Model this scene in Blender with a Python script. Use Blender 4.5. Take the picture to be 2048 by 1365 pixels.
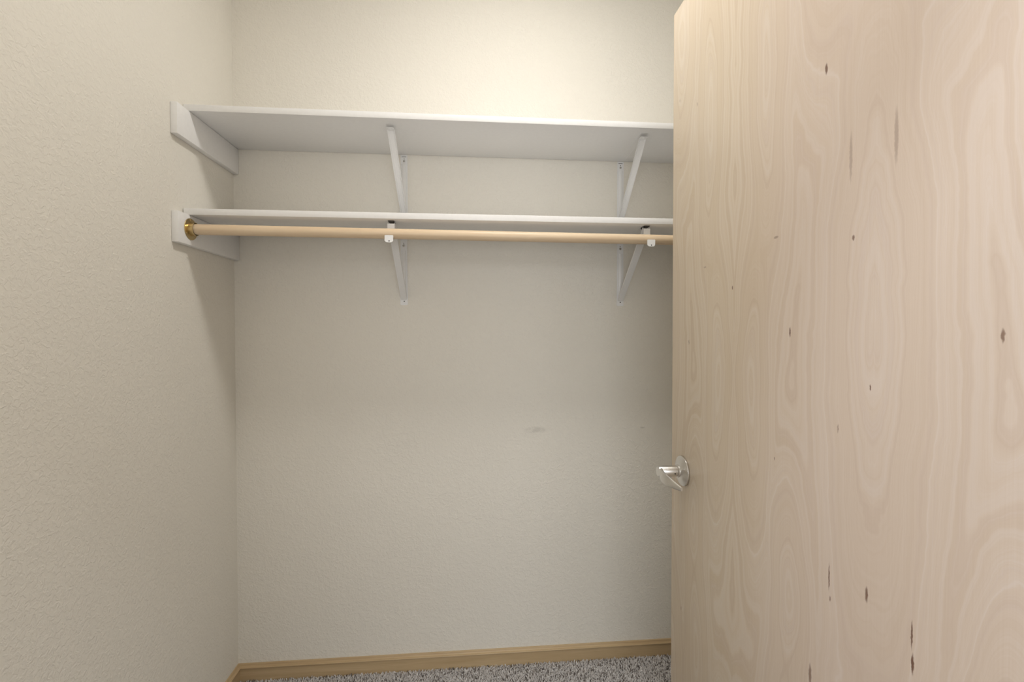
import bpy, bmesh, math, random
import numpy as np
from mathutils import Vector, Matrix

random.seed(7)
rng = np.random.default_rng(7)
for o in list(bpy.data.objects):
    bpy.data.objects.remove(o)
scene = bpy.context.scene
C = scene.collection

# ------------------------------------------------------------------ camera
# X runs right along the back wall, Y into the closet, Z up; metres
YAW, PITCH, ROLL, EYE = 0.0857, 0.0157, -0.0008, 1.2661
fw = Vector((math.sin(YAW)*math.cos(PITCH), math.cos(YAW)*math.cos(PITCH), -math.sin(PITCH)))
rt = Vector((math.cos(YAW), -math.sin(YAW), 0))
up = rt.cross(fw)
rt, up = math.cos(ROLL)*rt + math.sin(ROLL)*up, -math.sin(ROLL)*rt + math.cos(ROLL)*up
cam_data = bpy.data.cameras.new('camera')
cam_data.sensor_width = 36
cam_data.lens = 929.1/2048*36
cam_data.clip_start = 0.02
cam = bpy.data.objects.new('camera', cam_data)
M3 = Matrix((rt, up, -fw)).transposed()
cam.matrix_world = Matrix.Translation((0, 0, EYE)) @ M3.to_4x4()
C.objects.link(cam)
scene.camera = cam

# ------------------------------------------------------------------ light
world = bpy.data.worlds.new('world')
scene.world = world
world.use_nodes = True
world.node_tree.nodes['Background'].inputs[0].default_value = (0.9, 0.95, 1, 1)
world.node_tree.nodes['Background'].inputs[1].default_value = 0.3
scene.view_settings.view_transform = 'Standard'
scene.view_settings.look = 'None'
scene.view_settings.gamma = 1
scene.view_settings.use_curve_mapping = False
scene.view_settings.exposure = 0.09
try:
    scene.cycles.caustics_reflective = False
except Exception:
    pass
CLOSET_LAMP = dict(loc=(0.18, 0.92, 2.74), color=(1.0, 0.968, 0.91), strength=62.0)
HALL_LAMP = dict(loc=(0.02, -0.42, 2.74), color=(0.90, 0.95, 1.0), strength=105.0)
# added fill light shining into the closet from an invented hall window
FILL_WINDOW = dict(x0=-1.25, x1=0.95, z0=0.55, z1=2.25, power=40.0, color=(0.96, 0.98, 1.0))
fill_light = bpy.data.lights.new('window_fill', 'AREA')
fill_light.shape = 'RECTANGLE'
fill_light.size = FILL_WINDOW['x1']-FILL_WINDOW['x0']; fill_light.size_y = FILL_WINDOW['z1']-FILL_WINDOW['z0']
fill_light.energy = FILL_WINDOW['power']; fill_light.color = FILL_WINDOW['color']
fill_obj = bpy.data.objects.new('window_fill', fill_light)
fill_obj.location = ((FILL_WINDOW['x0']+FILL_WINDOW['x1'])/2, -2.585, (FILL_WINDOW['z0']+FILL_WINDOW['z1'])/2)
fill_obj.rotation_euler = (math.radians(90), 0, 0)
C.objects.link(fill_obj)

# ------------------------------------------------------------------ measures
XL, YB, XR = -0.8505, 1.7518, 1.36      # left wall, back wall, right wall
YF0, YF1 = 0.07, 0.19                   # front wall, hall side and closet side
ZC = 2.74                               # ceiling
XD, YD, DW, DT = 0.4937, 1.1114, 0.914, 0.035   # door face, latch edge, width, thickness
ZDT = 2.0451
ZU, ZL, ST = 1.9259, 1.6184, 0.019      # shelf undersides, board thickness
YU, YL = 1.4583, 1.4532                 # shelf front edges
RODY, RODR = 1.459, 0.0157

# ------------------------------------------------------------------ node helpers
class NT:
    def __init__(self, name):
        self.m = bpy.data.materials.new(name)
        self.m.use_nodes = True
        self.t = self.m.node_tree
        self.b = self.t.nodes['Principled BSDF']
    def n(self, kind, **kw):
        x = self.t.nodes.new(kind)
        for k, v in kw.items():
            setattr(x, k, v)
        return x
    def link(self, a, b):
        self.t.links.new(a, b)
    def put(self, sock, v):
        if isinstance(v, (int, float)):
            sock.default_value = v
        elif isinstance(v, (tuple, list)):
            sock.default_value = v
        else:
            self.link(v, sock)
    def math(self, op, a, b=0.0, c=0.0, clamp=False):
        x = self.n('ShaderNodeMath', operation=op, use_clamp=clamp)
        self.put(x.inputs[0], a); self.put(x.inputs[1], b); self.put(x.inputs[2], c)
        return x.outputs[0]
    def vec(self, x, y, z):
        v = self.n('ShaderNodeCombineXYZ')
        self.put(v.inputs[0], x); self.put(v.inputs[1], y); self.put(v.inputs[2], z)
        return v.outputs[0]
    def coords(self):
        return self.n('ShaderNodeTexCoord').outputs['Object']
    def sep(self, v):
        s = self.n('ShaderNodeSeparateXYZ'); self.link(v, s.inputs[0]); return s.outputs
    def noise(self, v, scale, detail=2.0, rough=0.5, dist=0.0, dims='3D', w=None):
        x = self.n('ShaderNodeTexNoise', noise_dimensions=dims)
        if v is not None: self.link(v, x.inputs['Vector'])
        if w is not None: self.put(x.inputs['W'], w)
        x.inputs['Scale'].default_value = scale
        x.inputs['Detail'].default_value = detail
        x.inputs['Roughness'].default_value = rough
        x.inputs['Distortion'].default_value = dist
        return x.outputs['Fac']
    def smooth(self, v, a, b, lo=0.0, hi=1.0):
        x = self.n('ShaderNodeMapRange', interpolation_type='SMOOTHSTEP')
        self.put(x.inputs['Value'], v)
        x.inputs['From Min'].default_value = a; x.inputs['From Max'].default_value = b
        x.inputs['To Min'].default_value = lo; x.inputs['To Max'].default_value = hi
        return x.outputs[0]
    def mix(self, fac, a, b, mode='MIX'):
        x = self.n('ShaderNodeMix', data_type='RGBA', blend_type=mode)
        self.put(x.inputs[0], fac)
        for s, v in ((x.inputs[6], a), (x.inputs[7], b)):
            if isinstance(v, tuple): s.default_value = (*v[:3], 1)
            else: self.link(v, s)
        return x.outputs[2]
    def ramp(self, fac, stops):
        x = self.n('ShaderNodeValToRGB')
        el = x.color_ramp.elements
        while len(el) < len(stops): el.new(0.5)
        for e, (p, c) in zip(el, stops):
            e.position = p; e.color = (*c, 1)
        self.link(fac, x.inputs[0])
        return x.outputs[0]
    def bump(self, h, strength, dist):
        x = self.n('ShaderNodeBump')
        x.inputs['Strength'].default_value = strength
        x.inputs['Distance'].default_value = dist
        self.link(h, x.inputs['Height'])
        self.link(x.outputs[0], self.b.inputs['Normal'])
    def set(self, **kw):
        for k, v in kw.items():
            s = self.b.inputs[k.replace('_', ' ')]
            if isinstance(v, tuple): s.default_value = (*v[:3], 1)
            elif isinstance(v, (int, float)): s.default_value = v
            else: self.link(v, s)
        return self.m

PAINT = (0.845, 0.812, 0.742)
def mat_wall(name, scuffs=()):
    k = NT(name)
    co = k.coords()
    n1 = k.noise(co, 95, 3, 0.55, 0.6)
    n2 = k.noise(co, 260, 2, 0.5, 0.2)
    blob = k.smooth(n1, 0.42, 0.62)
    h = k.math('ADD', blob, k.math('MULTIPLY', n2, 0.45))
    k.bump(h, 0.55, 0.0011)
    col = k.mix(k.noise(co, 2.2, 3), tuple(c*0.975 for c in PAINT), tuple(c*1.02 for c in PAINT))
    if scuffs:
        s = k.sep(co)
        for (x, z, rx, rz, a) in scuffs:
            dx = k.math('DIVIDE', k.math('SUBTRACT', s[0], x), rx)
            dz = k.math('DIVIDE', k.math('SUBTRACT', s[2], z), rz)
            d = k.math('ADD', k.math('MULTIPLY', dx, dx), k.math('MULTIPLY', dz, dz))
            m = k.math('MULTIPLY', k.smooth(d, 0.0, 1.0, 1.0, 0.0), k.smooth(n1, 0.35, 0.6, 0.25, 1.0))
            col = k.mix(k.math('MULTIPLY', m, a), col, (0.22, 0.2, 0.18))
    return k.set(Base_Color=col, Roughness=0.75, Specular_IOR_Level=0.25)

def mat_flat(name, col, rough=0.5, metal=0.0, spec=0.5, grain=0.0, gscale=300):
    k = NT(name)
    co = k.coords()
    n = k.noise(co, gscale, 2)
    c = k.mix(n, tuple(x*0.97 for x in col), tuple(min(1, x*1.03) for x in col))
    if grain: k.bump(n, grain, 0.0005)
    return k.set(Base_Color=c, Roughness=rough, Metallic=metal, Specular_IOR_Level=spec)

def mat_strip_wood(name, light, dark, axis, rough=0.42):
    """long-grain timber: streaks run along the given axis"""
    k = NT(name)
    s = k.sep(k.coords())
    sc = [22.0, 22.0, 22.0]; sc[axis] = 1.3
    fine = [420.0, 420.0, 420.0]; fine[axis] = 9.0
    v1 = k.vec(*[k.math('MULTIPLY', s[i], sc[i]) for i in range(3)])
    v2 = k.vec(*[k.math('MULTIPLY', s[i], fine[i]) for i in range(3)])
    a = k.noise(v1, 1.0, 4, 0.6, 0.8)
    b = k.noise(v2, 1.0, 2, 0.5)
    f = k.math('ADD', k.math('MULTIPLY', a, 0.8), k.math('MULTIPLY', b, 0.25))
    col = k.ramp(f, ((0.32, dark), (0.5, tuple((p+q)/2 for p, q in zip(light, dark))), (0.66, light)))
    k.bump(b, 0.12, 0.0003)
    return k.set(Base_Color=col, Roughness=rough, Specular_IOR_Level=0.4)

def mat_door():
    """rotary-cut birch veneer, book-matched leaves, oval and cathedral figure, pin knots"""
    k = NT('birch_veneer')
    y0 = YD - DW
    s = k.sep(k.coords())
    y, z = s[1], s[2]
    # slight wander of the grain
    wv = k.vec(k.math('MULTIPLY', y, 5.0), k.math('MULTIPLY', z, 2.4), 0.0)
    w1 = k.noise(wv, 1.0, 3, 0.5)
    seam = 0.533 - y0
    leaf = 0.307
    u = k.math('PINGPONG', k.math('SUBTRACT', y, seam), leaf)
    uw = k.math('ADD', u, k.math('MULTIPLY', k.math('SUBTRACT', k.noise(k.vec(k.math('MULTIPLY', u, 7.0), k.math('MULTIPLY', z, 3.0), 3.0), 1.0, 2, 0.5), 0.5), 0.05))
    ovals = [(0.000, 1.290, 0.050, 0.34), (0.215, 1.715, 0.036, 0.26), (0.245, 1.170, 0.034, 0.20),
             (0.155, 0.855, 0.032, 0.12), (0.160, 0.560, 0.040, 0.20),
             (0.030, 0.350, 0.050, 0.30), (0.080, 1.960, 0.050, 0.22), (0.27, 0.20, 0.04, 0.22)]
    F = None
    for (cu, cz, a, b) in ovals:
        du = k.math('DIVIDE', k.math('SUBTRACT', uw, cu), a)
        dz = k.math('DIVIDE', k.math('SUBTRACT', z, cz), b)
        d = k.math('SQRT', k.math('ADD', k.math('MULTIPLY', du, du), k.math('MULTIPLY', dz, dz)))
        F = d if F is None else k.math('SMOOTH_MIN', F, d, 0.55)
    wob = k.noise(k.vec(k.math('MULTIPLY', u, 14.0), k.math('MULTIPLY', z, 11.0), 1.0), 1.0, 3, 0.55, 0.4)
    F = k.math('ADD', F, k.math('MULTIPLY', wob, 0.30))
    wide = k.noise(None, 2.6, 2, 0.6, dims='1D', w=F)
    thin = k.math('ADD', k.math('MULTIPLY', k.noise(None, 11.0, 2, 0.6, dims='1D', w=F), 0.55), k.math('MULTIPLY', k.noise(None, 44.0, 1, 0.5, dims='1D', w=F), 0.45))
    vein = k.noise(None, 5.5, 1, 0.5, dims='1D', w=k.math('ADD', F, 7.3))
    fib = k.noise(k.vec(0.0, k.math('MULTIPLY', y, 520.0), k.math('MULTIPLY', z, 7.0)), 1.0, 2, 0.5)
    band = k.noise(k.vec(0.0, k.math('MULTIPLY', y, 9.0), k.math('MULTIPLY', z, 0.9)), 1.0, 3, 0.5)
    f = k.math('ADD', k.math('MULTIPLY', wide, 0.44), k.math('MULTIPLY', thin, 0.24))
    f = k.math('ADD', f, k.math('MULTIPLY', fib, 0.18))
    f = k.math('ADD', f, k.math('MULTIPLY', band, 0.22))
    col = k.ramp(f, ((0.32, (0.630, 0.505, 0.368)), (0.46, (0.690, 0.575, 0.435)),
                     (0.58, (0.735, 0.628, 0.500)), (0.72, (0.790, 0.705, 0.615))))
    # darker growth-ring lines
    line = k.smooth(vein, 0.28, 0.46, 1.0, 0.0)
    col = k.mix(k.math('MULTIPLY', line, 0.20), col, (0.53, 0.40, 0.295))
    # pale sapwood streaks
    pale = k.smooth(vein, 0.52, 0.72)
    col = k.mix(k.math('MULTIPLY', pale, 0.30), col, (0.84, 0.77, 0.70))
    # pinkish cast of the hall light, painted in towards the hinge side
    pink_light = k.smooth(k.math('ADD', y, k.math('MULTIPLY', w1, 0.12)), 0.42, 0.80, 1.0, 0.0)
    col = k.mix(k.math('MULTIPLY', pink_light, 0.30), col, (0.79, 0.64, 0.645))
    # pin knots and bark flecks: (y, z, half-width, half-height, strength)
    flecks = [(0.6144, 1.6356, .0025, .008, .9), (0.5706, 1.497, .0026, .032, .34), (0.5051, 1.497, .0028, .032, .36),
              (0.846, 1.3532, .0016, .004, .9), (0.6845, 1.268, .0016, .008, .95), (0.3928, 1.2638, .0018, .007, .75),
              (0.5367, 1.1985, .0013, .004, .95), (1.0227, 1.2463, .0016, .006, .6), (0.5874, 1.137, .0010, .006, .6),
              (0.6005, 0.927, .0012, .019, .85), (0.5985, 0.898, .0013, .004, .8), (0.5391, 0.9374, .0023, .010, .85),
              (0.4785, 0.925, .0013, .016, .85), (0.4772, 0.893, .0018, .012, .95), (0.7199, 1.4229, .006, .0022, .5),
              (0.5651, 1.3903, .002, .004, .8), (0.9513, 1.4071, .006, .002, .35), (0.7191, 1.0607, .0012, .003, .7),
              (0.635, 0.7646, .0030, .016, .7), (1.0565, 0.6128, .0015, .006, .6), (0.990, 1.77, .0012, .005, .7),
              (1.075, 1.82, .0015, .004, .5)]
    jit = k.math('MULTIPLY', k.math('SUBTRACT', k.noise(k.coords(), 170, 2), 0.5), 0.003)
    yj = k.math('ADD', y, jit)
    tot = None
    for (fy, fz, ry, rz, a) in flecks:
        dy = k.math('DIVIDE', k.math('SUBTRACT', yj, fy - y0), ry)
        dz = k.math('DIVIDE', k.math('SUBTRACT', z, fz), rz)
        d = k.math('ADD', k.math('MULTIPLY', dy, dy), k.math('MULTIPLY', dz, dz))
        m = k.smooth(d, 0.15, 1.5, a, 0.0)
        tot = m if tot is None else k.math('MAXIMUM', tot, m)
    col = k.mix(tot, col, (0.16, 0.075, 0.045))
    k.bump(fib, 0.05, 0.0003)
    return k.set(Base_Color=col, Roughness=0.42, Specular_IOR_Level=0.35)

def mat_carpet(attr=True):
    k = NT('carpet_yarn' if attr else 'carpet_far')
    if attr:
        a = k.n('ShaderNodeAttribute', attribute_name='tint').outputs['Fac']
    else:
        a = k.noise(k.coords(), 180, 2)
    col = k.ramp(a, ((0.0, (0.13, 0.115, 0.105)), (0.28, (0.30, 0.27, 0.25)), (0.5, (0.58, 0.55, 0.53)),
                     (0.8, (0.72, 0.69, 0.68)), (1.0, (0.82, 0.80, 0.79))))
    return k.set(Base_Color=col, Roughness=0.95, Specular_IOR_Level=0.1)

def mat_emit(name, col, strength):
    k = NT(name)
    k.b.inputs['Emission Color'].default_value = (*col, 1)
    k.b.inputs['Emission Strength'].default_value = strength
    return k.set(Base_Color=(0.9, 0.9, 0.88), Roughness=0.4)

MAT = dict(
    wall=mat_wall('orange_peel_paint'),
    wall_back=mat_wall('orange_peel_paint_scuffed', ((0.245, 0.899, 0.060, 0.015, 0.20), (0.6597, 0.8999, 0.012, 0.004, 0.35))),
    ceiling=mat_flat('ceiling_paint', (0.86, 0.85, 0.82), 0.8, grain=0.3, gscale=120),
    white=mat_flat('white_shelf_paint', (0.885, 0.88, 0.875), 0.38, grain=0.04, gscale=90),
    enamel=mat_flat('white_enamel_steel', (0.87, 0.87, 0.87), 0.30),
    steel=mat_flat('screw_steel', (0.42, 0.40, 0.37), 0.35, 1.0),
    dark=mat_flat('dark_shade', (0.05, 0.045, 0.04), 0.8),
    brass=mat_flat('antique_brass', (0.60, 0.47, 0.25), 0.28, 1.0),
    nickel=mat_flat('satin_nickel', (0.74, 0.73, 0.71), 0.30, 1.0),
    rod=mat_strip_wood('dowel_wood', (0.79, 0.64, 0.46), (0.68, 0.50, 0.325), 0, 0.4),
    base_x=mat_strip_wood('baseboard_wood_x', (0.60, 0.455, 0.275), (0.46, 0.325, 0.18), 0, 0.38),
    base_y=mat_strip_wood('baseboard_wood_y', (0.60, 0.455, 0.275), (0.46, 0.325, 0.18), 1, 0.38),
    jamb=mat_strip_wood('jamb_wood', (0.66, 0.49, 0.31), (0.50, 0.34, 0.19), 2, 0.38),
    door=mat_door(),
    glass=NT('fill_window_glass').set(Base_Color=(1.0, 1.0, 1.0), Roughness=0.0, Transmission_Weight=1.0, IOR=1.45),
    yarn=mat_carpet(True),
    carpet_far=mat_carpet(False),
    closet_glow=mat_emit('lit_opal_glass_warm', CLOSET_LAMP['color'], CLOSET_LAMP['strength']),
    hall_glow=mat_emit('lit_opal_glass_cool', HALL_LAMP['color'], HALL_LAMP['strength']),
)

# ------------------------------------------------------------------ mesh helpers
def link(name, mesh, material, parent=None, loc=(0, 0, 0), smooth=False):
    o = bpy.data.objects.new(name, mesh)
    C.objects.link(o)
    if material is not None: mesh.materials.append(material)
    o.location = loc
    if parent is not None: o.parent = parent
    if smooth:
        for p in mesh.polygons: p.use_smooth = True
    return o
def from_bm(name, bm, material, parent=None, loc=(0, 0, 0), smooth=False, angle=None):
    bmesh.ops.recalc_face_normals(bm, faces=bm.faces)
    me = bpy.data.meshes.new(name)
    if angle is not None:
        for e in bm.edges:
            e.smooth = len(e.link_faces) == 2 and e.calc_face_angle(0) < angle
        for f in bm.faces: f.smooth = True
    bm.to_mesh(me); bm.free()
    return link(name, me, material, parent, loc, smooth)
def add_box(bm, lo, hi, bevel=0.0, seg=1):
    r = bmesh.ops.create_cube(bm, size=1.0)
    vs = r['verts']
    for v in vs:
        v.co = Vector([lo[i] + (v.co[i]+0.5)*(hi[i]-lo[i]) for i in range(3)])
    if bevel:
        es = list({e for v in vs for e in v.link_edges})
        bmesh.ops.bevel(bm, geom=es, offset=bevel, segments=seg, affect='EDGES', profile=0.5)
def box(name, lo, hi, material, parent=None, bevel=0.0, seg=1, loc=(0, 0, 0)):
    bm = bmesh.new(); add_box(bm, lo, hi, bevel, seg)
    return from_bm(name, bm, material, parent, loc, angle=math.radians(35) if bevel else None)
def loft(bm, rings, closed=True, caps=True):
    """rings: list of equal-length lists of points; skin them"""
    vv = [[bm.verts.new(p) for p in r] for r in rings]
    n = len(vv[0])
    for a, b in zip(vv[:-1], vv[1:]):
        for i in range(n if closed else n-1):
            j = (i+1) % n
            bm.faces.new((a[i], a[j], b[j], b[i]))
    if caps and closed:
        bm.faces.new(list(reversed(vv[0]))); bm.faces.new(vv[-1])
    return vv
def lathe(bm, prof, origin, axis, n=32):
    """prof: (radius, height along axis)"""
    axis = Vector(axis).normalized()
    a = axis.orthogonal().normalized(); b = axis.cross(a)
    o = Vector(origin)
    rings = []
    for r, h in prof:
        r = max(r, 1e-5)
        rings.append([o + axis*h + (a*math.cos(2*math.pi*i/n) + b*math.sin(2*math.pi*i/n))*r for i in range(n)])
    loft(bm, rings)
    bmesh.ops.remove_doubles(bm, verts=bm.verts, dist=2e-5)
def sweep(bm, prof, p0, p1, side, scale0=1.0, scale1=1.0):
    """prof: (along side, along normal) outline, swept from p0 to p1"""
    p0, p1 = Vector(p0), Vector(p1)
    t = (p1-p0).normalized(); side = Vector(side).normalized()
    nrm = side.cross(t).normalized()
    loft(bm, [[p + side*(a*s) + nrm*(b*s) for a, b in prof] for p, s in ((p0, scale0), (p1, scale1))])
def channel(w, d, t, lip=0.0):
    """rounded U section: width w, depth d, sheet thickness t; the open side is at -normal"""
    outer, inner = [], []
    n = 8
    for i in range(n+1):
        a = math.pi*i/n
        outer.append((w/2*math.cos(a), d*math.sin(a)**0.7))
        inner.append(((w/2-t)*math.cos(a), (d-t)*math.sin(a)**0.7))
    return outer + list(reversed(inner))
def empty(name, loc=(0, 0, 0), label=None, cat=None, group=None, kind=None):
    o = bpy.data.objects.new(name, None)
    C.objects.link(o); o.location = loc
    o.empty_display_size = 0.05
    return tag(o, label, cat, group, kind)
def tag(o, label=None, cat=None, group=None, kind=None):
    if label: o['label'] = label
    if cat: o['category'] = cat
    if group: o['group'] = group
    if kind: o['kind'] = kind
    return o
def struct(o, label=None, cat=None):
    return tag(o, label, cat, None, 'structure')

# ------------------------------------------------------------------ the setting
HX0, HX1, HY0 = -1.7, 1.9, -2.6       # the hall behind the camera
W = 0.12
struct(box('floor', (HX0-W, HY0-W, -0.06), (HX1+W, YB+W, 0.0), MAT['carpet_far']),
       'grey speckled carpet floor of the closet', 'floor')
struct(box('ceiling', (HX0-W, HY0-W, ZC), (HX1+W, YB+W, ZC+0.06), MAT['ceiling']),
       'white painted ceiling above the closet', 'ceiling')
struct(box('wall_back', (XL-W, YB, 0), (XR+W, YB+W, ZC), MAT['wall_back']),
       'cream textured closet wall behind the shelves', 'wall')
struct(box('wall_left', (XL-W, YF1, 0), (XL, YB, ZC), MAT['wall']),
       'cream textured closet wall holding the shelf ends', 'wall')
struct(box('wall_right', (XR, YF1, 0), (XR+W, YB, ZC), MAT['wall']),
       'cream textured closet wall behind the open door', 'wall')
OX0, OX1, OZ = XD+DT-DW-0.006, XD+DT+0.004, 2.062    # door opening
bm = bmesh.new()
add_box(bm, (HX0, YF0, 0), (OX0-0.02, YF1, ZC))
add_box(bm, (OX1+0.02, YF0, 0), (HX1, YF1, ZC))
add_box(bm, (OX0-0.02, YF0, OZ+0.02), (OX1+0.02, YF1, ZC))
struct(from_bm('wall_front', bm, MAT['wall']), 'cream wall with the doorway, on the camera side', 'wall')
struct(box('wall_hall_left', (HX0-W, HY0, 0), (HX0, YF1, ZC), MAT['wall']), 'cream hall wall left of the doorway', 'wall')
struct(box('wall_hall_right', (HX1, HY0, 0), (HX1+W, YF1, ZC), MAT['wall']), 'cream hall wall right of the doorway', 'wall')
bm = bmesh.new()
hw = FILL_WINDOW
add_box(bm, (HX0-W, HY0-W, 0), (HX1+W, HY0, hw['z0']))
add_box(bm, (HX0-W, HY0-W, hw['z1']), (HX1+W, HY0, ZC))
add_box(bm, (HX0-W, HY0-W, hw['z0']), (hw['x0'], HY0, hw['z1']))
add_box(bm, (hw['x1'], HY0-W, hw['z0']), (HX1+W, HY0, hw['z1']))
struct(from_bm('wall_hall_back', bm, MAT['wall']), 'cream hall wall opposite the closet, with an added window for fill light', 'wall')
win = struct(empty('fill_window_1', (hw['x0'], HY0-W, hw['z0']), 'added white framed hall window for fill light, out of view', 'window'))  # invented window, built around the added fill light
ww, wh = hw['x1']-hw['x0'], hw['z1']-hw['z0']
for lo, hi in (((0, 0.03, 0), (0.05, 0.08, wh)), ((ww-0.05, 0.03, 0), (ww, 0.08, wh)), ((0.05, 0.03, 0), (ww-0.05, 0.08, 0.05)),
               ((0.05, 0.03, wh-0.05), (ww-0.05, 0.08, wh)), ((ww/2-0.03, 0.03, 0.05), (ww/2+0.03, 0.08, wh-0.05))):
    box('fill_window_frame', lo, hi, MAT['white'], win, 0.002)
for x0, x1 in ((0.05, ww/2-0.03), (ww/2+0.03, ww-0.05)):
    box('fill_window_pane', (x0, 0.052, 0.05), (x1, 0.057, wh-0.05), MAT['glass'], win)

# door frame
trim = struct(empty('trim_1', (OX0, YF0, 0), 'pale wood door frame around the doorway', 'door frame'))
def rel(p, o): return tuple(a-b for a, b in zip(p, o))
to = (OX0, YF0, 0)
for nm, lo, hi in (('jamb', (OX0-0.019, YF0-0.004, 0), (OX0, YF1+0.004, OZ)),
                   ('jamb', (OX1, YF0-0.004, 0), (OX1+0.019, YF1+0.004, OZ)),
                   ('head_jamb', (OX0-0.019, YF0-0.004, OZ), (OX1+0.019, YF1+0.004, OZ+0.019)),
                   ('casing', (OX0-0.075, YF0-0.016, 0), (OX0-0.012, YF0-0.004, OZ+0.075)),
                   ('casing', (OX1+0.012, YF0-0.016, 0), (OX1+0.075, YF0-0.004, OZ+0.075)),
                   ('head_casing', (OX0-0.012, YF0-0.016, OZ+0.012), (OX1+0.012, YF0-0.004, OZ+0.075))):
    box(nm, rel(lo, to), rel(hi, to), MAT['jamb'], trim, 0.002)

# baseboards: flat face, small bead, cove running up to a thin top edge
BBH = 0.066
prof = [(0.0, 0.0), (0.0115, 0.0), (0.0115, 0.0515), (0.0128, 0.0522), (0.0142, 0.0536), (0.0146, 0.0552), (0.0140, 0.0564),
        (0.0118, 0.0570), (0.0085, 0.0571), (0.0068, 0.0588), (0.0056, 0.0615), (0.0050, 0.0645), (0.0035, BBH), (0.0, BBH)]
def baseboard(name, mat, pts_fn, label):
    bm = bmesh.new()
    loft(bm, pts_fn())
    return struct(from_bm(name, bm, mat, angle=math.radians(28)), label, 'baseboard')
baseboard('baseboard_back', MAT['base_x'],
          lambda: [[(XL+d, YB-d, h) for d, h in prof], [(XR-d, YB-d, h) for d, h in prof]],
          'pale wood baseboard along the foot of the back wall')
baseboard('baseboard_left', MAT['base_y'],
          lambda: [[(XL+d, YF1, h) for d, h in prof], [(XL+d, YB-d, h) for d, h in prof]],
          'pale wood baseboard along the foot of the left wall')
baseboard('baseboard_right', MAT['base_y'],
          lambda: [[(XR-d, YF1, h) for d, h in prof], [(XR-d, YB-d, h) for d, h in prof]],
          'pale wood baseboard along the foot of the right wall')

# ------------------------------------------------------------------ door
door = struct(empty('door_1', (XD, YD-DW, 0), 'open flush birch veneer door with a satin nickel lever handle', 'door'))
do = (XD, YD-DW, 0)
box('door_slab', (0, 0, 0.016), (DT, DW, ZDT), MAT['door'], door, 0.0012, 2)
for hz in (0.25, 1.03, 1.83):
    bm = bmesh.new()
    lathe(bm, [(0.0, 0.0), (0.0055, 0.0), (0.0055, 0.09), (0.0, 0.09)], (DT+0.007, -0.003, hz), (0, 0, 1), 16)
    add_box(bm, (0.004, -0.0015, hz), (DT+0.004, 0.0, hz+0.09))
    from_bm('hinge', bm, MAT['nickel'], door, angle=math.radians(35))
# lever handle
HY, HZ = YD-0.0615, 0.9432
ho = rel((XD, HY, HZ), do)
handle = empty('lever_handle', ho); handle.parent = door
handle['label'] = 'satin nickel lever handle with round rose'
bm = bmesh.new()      # stepped round rose
lathe(bm, [(0.0, 0.0), (0.0345, 0.0), (0.0350, 0.0015), (0.0345, 0.0040), (0.0325, 0.0052), (0.0220, 0.0095), (0.0160, 0.0120), (0.0, 0.0125)],
      (0, 0, 0), (-1, 0, 0), 48)
from_bm('rose', bm, MAT['nickel'], handle, angle=math.radians(40))
bm = bmesh.new()
lathe(bm, [(0.0, 0.008), (0.0150, 0.008), (0.0148, 0.0155), (0.0138, 0.0162), (0.0, 0.0162)], (0, 0, 0), (-1, 0, 0), 32)
from_bm('collar', bm, MAT['nickel'], handle, angle=math.radians(40))
bm = bmesh.new()
lathe(bm, [(0.0, 0.0168), (0.0128, 0.0168), (0.0128, 0.0585), (0.0112, 0.0612), (0.0, 0.0616)], (0, 0, 0), (-1, 0, 0), 32)
from_bm('barrel', bm, MAT['nickel'], handle, angle=math.radians(40))
bm = bmesh.new()      # leaf-shaped blade running towards the hinges, its tip returning to the door
rings = []
N = 22
for i in range(N+1):
    t = i/N
    yy = 0.004 - 0.100*t
    xx = -0.0475 - 0.016*math.sin(math.pi*t**0.8)
    zz = 0.004 - 0.015*t
    hh = 0.0042 + 0.0075*math.sin(math.pi*t**0.8)
    th = 0.0046 - 0.0024*t
    ring = []
    for j in range(16):
        a = 2*math.pi*j/16
        ca, sa = math.cos(a), math.sin(a)
        dx = th*math.copysign(abs(ca)**0.8, ca)
        dz = hh*math.copysign(abs(sa)**0.9, sa)
        tilt = -math.radians(14)*math.sin(math.pi*t)
        ring.append((xx + dx*math.cos(tilt) - dz*math.sin(tilt), yy, zz + dx*math.sin(tilt) + dz*math.cos(tilt)))
    rings.append(ring)
loft(bm, rings)
from_bm('lever', bm, MAT['nickel'], handle, angle=math.radians(50))
bm = bmesh.new()
lathe(bm, [(0.0, 0.0), (0.0016, 0.0), (0.0016, 0.0006), (0.0, 0.0006)], (-0.0245, -0.0126, -0.003), (0, -1, 0), 12)
from_bm('set_screw', bm, MAT['dark'], handle)

# ------------------------------------------------------------------ shelves and cleats
def shelf(z, yf, label):
    o = box('closet_shelf', (0, 0, 0), (XR-0.001-(XL+0.003), YB-0.0015-yf, ST), MAT['white'], None, 0.0012, 2, (XL+0.003, yf, z))
    return tag(o, label, 'shelf', 'white closet shelf boards')
shelf(ZU, YU, 'upper white shelf board, nothing hanging below it')
shelf(ZL, YL, 'lower white shelf board directly above the wooden hanging rod')
def cleat(z, label):
    o = box('shelf_cleat', (0, 0, 0), (ST, YB-0.001-1.402, 0.089), MAT['white'], None, 0.0016, 2, (XL+0.0005, 1.402, z-0.0893))
    return tag(o, label, 'cleat', 'white shelf end cleats')
cleat(ZU, 'white wooden cleat on left wall under the upper shelf end')
cleat(ZL, 'white wooden cleat on left wall carrying the brass rod socket')

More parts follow.
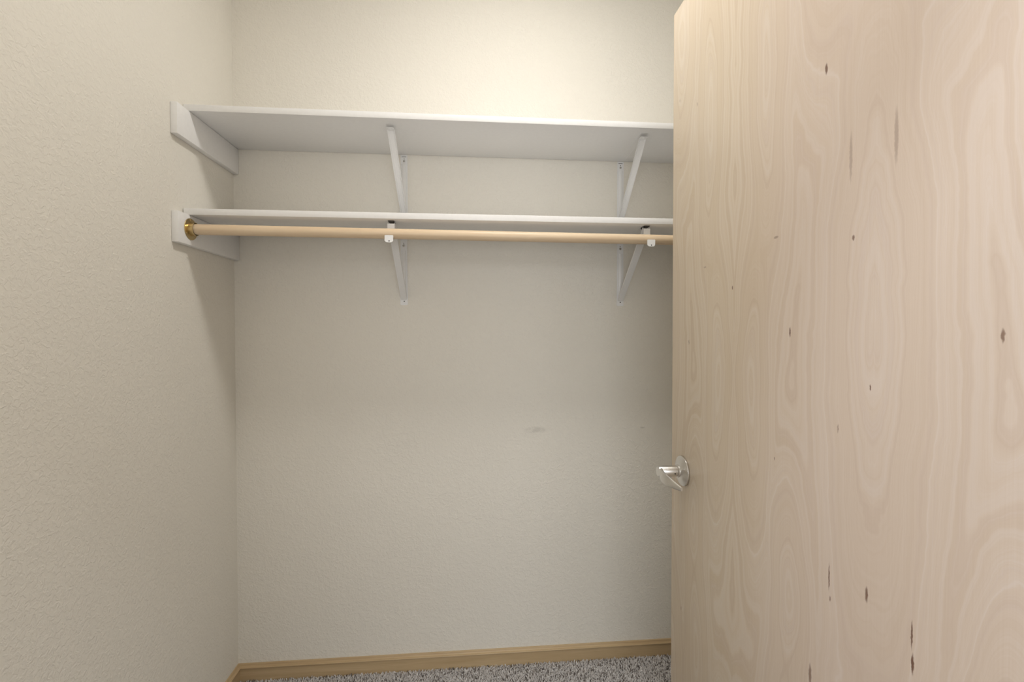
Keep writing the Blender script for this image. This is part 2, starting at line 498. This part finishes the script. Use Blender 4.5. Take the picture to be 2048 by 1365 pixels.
# ------------------------------------------------------------------ brackets
def screw(parent, p, direction, r=0.0042, mat='steel', name='screw'):
    bm = bmesh.new()
    lathe(bm, [(0.0, 0.0), (r, 0.0), (r*0.95, 0.0010), (r*0.5, 0.0016), (0.0, 0.0017)], p, direction, 14)
    return from_bm(name, bm, MAT[mat], parent, angle=math.radians(40))
def hole(parent, p, direction, r=0.0022):
    bm = bmesh.new()
    lathe(bm, [(0.0, 0.0), (r, 0.0), (r, 0.0003), (0.0, 0.0003)], p, direction, 10)
    return from_bm('screw_hole', bm, MAT['dark'], parent)
def tab(bm, cx, y0, y1, z0, z1, w0, w1, rr=0.004):
    """flat plate standing against the wall, outline tapering from w0 (bottom) to w1 (top), round corners at the bottom"""
    out = []
    for sx in (1, -1):
        pts = []
        for i in range(5):
            a = math.pi/2*i/4
            pts.append((sx*(w0/2-rr+rr*math.sin(a)), z0+rr-rr*math.cos(a)))
        pts.append((sx*w1/2, z1))
        out += pts if sx == 1 else list(reversed(pts))
    loft(bm, [[(cx+a, y0, b) for a, b in out], [(cx+a, y1, b) for a, b in out]])

def upper_bracket(xw, skew, label):
    yw, yt = YB-0.0002, 1.497
    r = empty('shelf_bracket', (xw, yw, ZU-0.244), label, 'bracket', 'white brackets under the upper shelf')
    r.rotation_euler = (0, 0, skew)
    L = lambda y, z: (0, y-yw, z-(ZU-0.244))
    # wall leg: flat strip with a shallow pressed rib
    bm = bmesh.new()
    z0, z1 = 0.0, 0.2435
    tab(bm, 0, -0.0018, 0.0, z0, z1, 0.0255, 0.0245)
    sweep(bm, [(0.0085, 0), (0.0068, 0.0042), (0.003, 0.0060), (-0.003, 0.0060), (-0.0068, 0.0042), (-0.0085, 0)], (0, -0.0016, 0.028), (0, -0.0016, 0.208), (1, 0, 0))
    from_bm('wall_leg', bm, MAT['enamel'], r, angle=math.radians(40))
    # arm: shallow trough lying under the board, its open end to the front
    bm = bmesh.new()
    ch = channel(0.0230, 0.0085, 0.0014)
    sweep(bm, ch, L(1.7505, ZU-0.0004), L(yt, ZU-0.0004), (-1, 0, 0))
    from_bm('shelf_arm', bm, MAT['enamel'], r, angle=math.radians(40))
    bm = bmesh.new()
    add_box(bm, (-0.0118, yt-yw+0.004, 0.2440-0.0104), (0.0118, yt-yw+0.030, 0.2440-0.0086), 0.0008)
    from_bm('arm_tip', bm, MAT['enamel'], r, angle=math.radians(40))
    screw(r, L(yt+0.012, ZU-0.0104), (0, 0, -1), 0.0034, 'enamel')
    # diagonal brace: half-round pressed steel
    bm = bmesh.new()
    pr = [(0.0125, 0.0), (0.0118, 0.0042), (0.0080, 0.0068), (0.0, 0.0076), (-0.0080, 0.0068), (-0.0118, 0.0042), (-0.0125, 0.0),
          (-0.0108, 0.0), (-0.0070, 0.0050), (0.0, 0.0058), (0.0070, 0.0050), (0.0108, 0.0)]
    sweep(bm, pr, L(1.7440, ZU-0.226), L(1.517, ZU-0.0100), (-1, 0, 0), 0.88, 0.98)
    from_bm('brace', bm, MAT['enamel'], r, angle=math.radians(40))
    hole(r, (0.001, -0.0018, 0.014), (0, -1, 0))
    hole(r, (0.0006, -0.0018, 0.2285), (0, -1, 0), 0.0016)
    bm = bmesh.new(); add_box(bm, (-0.0080, -0.0022, 0.2355), (0.0080, -0.0017, 0.2370))
    from_bm('slot', bm, MAT['dark'], r)
    screw(r, (0.0002, -0.0018, 0.2205), (0, -1, 0), 0.0038)
    return r

def rod_bracket(xw, label):
    yw = YB-0.0002
    zb = 1.3725
    r = empty('rod_bracket', (xw, yw, zb), label, 'bracket', 'white rod brackets under the lower shelf')
    L = lambda y, z, x=0.0: (x, y-yw, z-zb)
    H = ZL-zb
    bm = bmesh.new()
    tab(bm, 0, -0.0018, 0.0, 0.0, H-0.0008, 0.0265, 0.0235)
    sweep(bm, [(0.0078, 0), (0.0064, 0.0040), (0.003, 0.0056), (-0.003, 0.0056), (-0.0064, 0.0040), (-0.0078, 0)], (0, -0.0016, 0.034), (0, -0.0016, 0.200), (1, 0, 0))
    from_bm('wall_leg', bm, MAT['enamel'], r, angle=math.radians(40))
    bm = bmesh.new()
    sweep(bm, channel(0.0225, 0.0085, 0.0014), L(1.7505, ZL-0.0004), L(1.474, ZL-0.0004), (-1, 0, 0))
    from_bm('shelf_arm', bm, MAT['enamel'], r, angle=math.radians(40))
    bm = bmesh.new()      # dark plug painting shade into the open front end of the arm
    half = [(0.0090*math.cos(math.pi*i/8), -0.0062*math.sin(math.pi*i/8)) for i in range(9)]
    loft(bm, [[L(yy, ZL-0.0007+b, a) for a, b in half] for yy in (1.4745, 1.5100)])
    from_bm('arm_shade_plug', bm, MAT['dark'], r)
    # brace: open U channel, open side facing down and forward
    bm = bmesh.new()
    hw, fl, t = 0.0098, 0.0075, 0.0015
    pu = [(hw, fl), (hw, 0), (-hw, 0), (-hw, fl), (-hw+t, fl), (-hw+t, t), (hw-t, t), (hw-t, fl)]
    sweep(bm, pu, L(1.7455, 1.392), L(1.4800, 1.6080), (-1, 0, 0), 1.05, 1.15)
    from_bm('brace', bm, MAT['enamel'], r)
    # plate at the front end of the arm, coming down behind the rod
    bm = bmesh.new()
    add_box(bm, (-0.0112, 1.4755-yw, 1.578-zb), (0.0112, 1.4775-yw, 1.6090-zb), 0.0006)
    from_bm('front_plate', bm, MAT['enamel'], r)
    # cradle: strap under the rod with a lip up its front
    bm = bmesh.new()
    cy, cz, R = RODY, 1.5725, RODR+0.0006
    path = []
    for a in (20, 0, -20, -40, -60, -80, -100, -120, -140):
        path.append((cy+R*math.cos(math.radians(a)), cz+R*math.sin(math.radians(a))))
    path += [(1.4432, 1.5520), (1.4412, 1.5470)]
    rings = []
    for i, (py, pz) in enumerate(path):
        q0 = path[max(0, i-1)]; q1 = path[min(len(path)-1, i+1)]
        ty, tz = q1[0]-q0[0], q1[1]-q0[1]
        l = math.hypot(ty, tz); ny, nz = tz/l, -ty/l
        if ny*(py-cy)+nz*(pz-cz) < 0: ny, nz = -ny, -nz
        rings.append([L(py, pz, 0.0095), L(py+ny*0.0018, pz+nz*0.0018, 0.0095), L(py+ny*0.0018, pz+nz*0.0018, -0.0095), L(py, pz, -0.0095)])
    loft(bm, rings)
    from_bm('cradle', bm, MAT['enamel'], r)
    bm = bmesh.new()
    out = []
    for (px, pz, rr) in ((0.0128, 1.5655, 0.0025), (-0.0128, 1.5655, 0.0025), (-0.0128, 1.5435, 0.0075), (0.0128, 1.5435, 0.0075)):
        sx = 1 if px > 0 else -1; sz = 1 if pz > 1.555 else -1
        a0 = {(1, 1): 0, (-1, 1): 90, (-1, -1): 180, (1, -1): 270}[(sx, sz)]
        for i in range(5):
            a = math.radians(a0 + 90*i/4)
            out.append((px-sx*rr+rr*math.cos(a), pz-sz*rr+rr*math.sin(a)))
    loft(bm, [[L(1.4388, b, a) for a, b in out], [L(1.4408, b, a) for a, b in out]])
    from_bm('lip', bm, MAT['enamel'], r)
    hole(r, L(1.4388, 1.5478, 0.0005), (0, -1, 0), 0.0020)
    hole(r, (0.0006, -0.0018, 0.014), (0, -1, 0))
    hole(r, (-0.0005, -0.0018, 0.2285), (0, -1, 0), 0.0016)
    screw(r, (-0.0002, -0.0018, 0.2195), (0, -1, 0), 0.0046)
    return r

upper_bracket(-0.2487, math.radians(-1.9), 'white steel bracket under upper shelf nearer the left wall')
upper_bracket(0.5686, 0.0, 'white steel bracket under upper shelf beside the door')
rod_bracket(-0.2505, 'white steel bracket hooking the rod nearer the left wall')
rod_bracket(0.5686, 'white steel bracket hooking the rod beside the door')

# ------------------------------------------------------------------ rod and socket
x0, x1 = XL+0.0195+0.004, XR-0.004
za, zb_ = 1.5765, 1.5655
bm = bmesh.new()
rings = []
for i in range(25):
    t = i/24
    rings.append([(t*(x1-x0), RODR*math.cos(2*math.pi*j/32), (zb_-za)*t + RODR*math.sin(2*math.pi*j/32)) for j in range(32)])
loft(bm, rings)
o = from_bm('hanging_rod', bm, MAT['rod'], None, (x0, RODY, za), angle=math.radians(40))
tag(o, 'round pale wooden hanging rod below the lower shelf', 'rod')

sk = empty('rod_socket', (XL+0.0195, RODY, za), 'round brass socket holding the left end of the rod', 'rod socket')
bm = bmesh.new()
lathe(bm, [(0.0, 0.0), (0.0315, 0.0), (0.0320, 0.0008), (0.0312, 0.0020), (0.0270, 0.0026), (0.0215, 0.0034), (0.0, 0.0034)], (0, 0, 0), (1, 0, 0), 48)
from_bm('flange', bm, MAT['brass'], sk, angle=math.radians(40))
bm = bmesh.new()
n = 40
prof_c = [(0.0200, 0.0025), (0.0190, 0.0120), (0.0196, 0.0145), (0.0194, 0.0160), (0.0178, 0.0160), (0.0174, 0.0150), (0.0174, 0.0030)]
loft(bm, [[(h, r*math.cos(2*math.pi*i/n), r*math.sin(2*math.pi*i/n)) for i in range(n)] for r, h in prof_c], caps=False)
from_bm('collar', bm, MAT['brass'], sk, angle=math.radians(40))
for a in (95, 215, 335):
    a = math.radians(a)
    screw(sk, (0.0026, 0.0262*math.cos(a), 0.0262*math.sin(a)), (1, 0, 0), 0.0036, 'brass')

# ------------------------------------------------------------------ ceiling lamps
def ceiling_lamp(spec, glow, label):
    r = empty('ceiling_light', spec['loc'], label, 'ceiling light')
    bm = bmesh.new()
    lathe(bm, [(0.0, 0.0), (0.150, 0.0), (0.152, 0.012), (0.146, 0.022), (0.0, 0.022)], (0, 0, 0), (0, 0, -1), 40)
    from_bm('base_ring', bm, MAT['enamel'], r, angle=math.radians(40))
    bm = bmesh.new()
    pr = [(0.0, 0.020)] + [(0.135*math.cos(a), 0.022+0.016*math.sin(a)) for a in [math.pi/2*i/8 for i in range(9)]]
    lathe(bm, pr, (0, 0, 0), (0, 0, -1), 28)
    from_bm('glass_diffuser', bm, glow, r, smooth=True)
    return r
ceiling_lamp(CLOSET_LAMP, MAT['closet_glow'], 'lit flat opal glass lamp on the closet ceiling')
ceiling_lamp(HALL_LAMP, MAT['hall_glow'], 'lit flat opal glass lamp on the hall ceiling')

# ------------------------------------------------------------------ carpet pile
sp = 0.0047
gx = np.arange(XL+0.008, XR-0.008, sp); gy = np.arange(YF1+0.005, YB-0.012, sp)
X, Y = np.meshgrid(gx, gy)
X = X.ravel() + rng.uniform(-.5, .5, X.size)*sp; Y = Y.ravel() + rng.uniform(-.5, .5, Y.size)*sp
n = X.size
ang = rng.uniform(0, 2*np.pi, n); rad = rng.uniform(.0020, .0032, n)
hgt = rng.uniform(.0075, .0130, n)
lx = rng.normal(0, .0026, n); ly = rng.normal(0, .0026, n)
V = np.zeros((n, 8, 3))
for i in range(4):
    a = ang + i*np.pi/2
    V[:, i, 0] = X + rad*np.cos(a); V[:, i, 1] = Y + rad*np.sin(a); V[:, i, 2] = 0.0040
    a2 = a + 0.7
    V[:, 4+i, 0] = X + lx + rad*0.55*np.cos(a2); V[:, 4+i, 1] = Y + ly + rad*0.55*np.sin(a2); V[:, 4+i, 2] = hgt + rng.uniform(-.0012, .0012, n)
V = V.reshape(-1, 3)
fl = np.array([[0, 1, 5, 4], [1, 2, 6, 5], [2, 3, 7, 6], [3, 0, 4, 7], [4, 5, 6, 7]])
Fq = (np.arange(n)[:, None, None]*8 + fl[None]).reshape(-1, 4)
me = bpy.data.meshes.new('carpet_pile')
me.vertices.add(len(V)); me.vertices.foreach_set('co', V.ravel())
me.loops.add(Fq.size); me.loops.foreach_set('vertex_index', Fq.ravel().astype(np.int32))
me.polygons.add(len(Fq))
me.polygons.foreach_set('loop_start', np.arange(0, Fq.size, 4, dtype=np.int32))
me.polygons.foreach_set('loop_total', np.full(len(Fq), 4, dtype=np.int32))
me.update(calc_edges=True)
tint = np.where(rng.uniform(0, 1, n) < 0.16, rng.uniform(0, .3, n), rng.uniform(.42, 1.0, n))
at = me.attributes.new('tint', 'FLOAT', 'POINT')
at.data.foreach_set('value', np.repeat(tint, 8).astype(np.float32))
o = link('carpet_pile', me, MAT['yarn'])
tag(o, 'short grey speckled carpet pile on the closet floor', 'carpet', None, 'stuff')
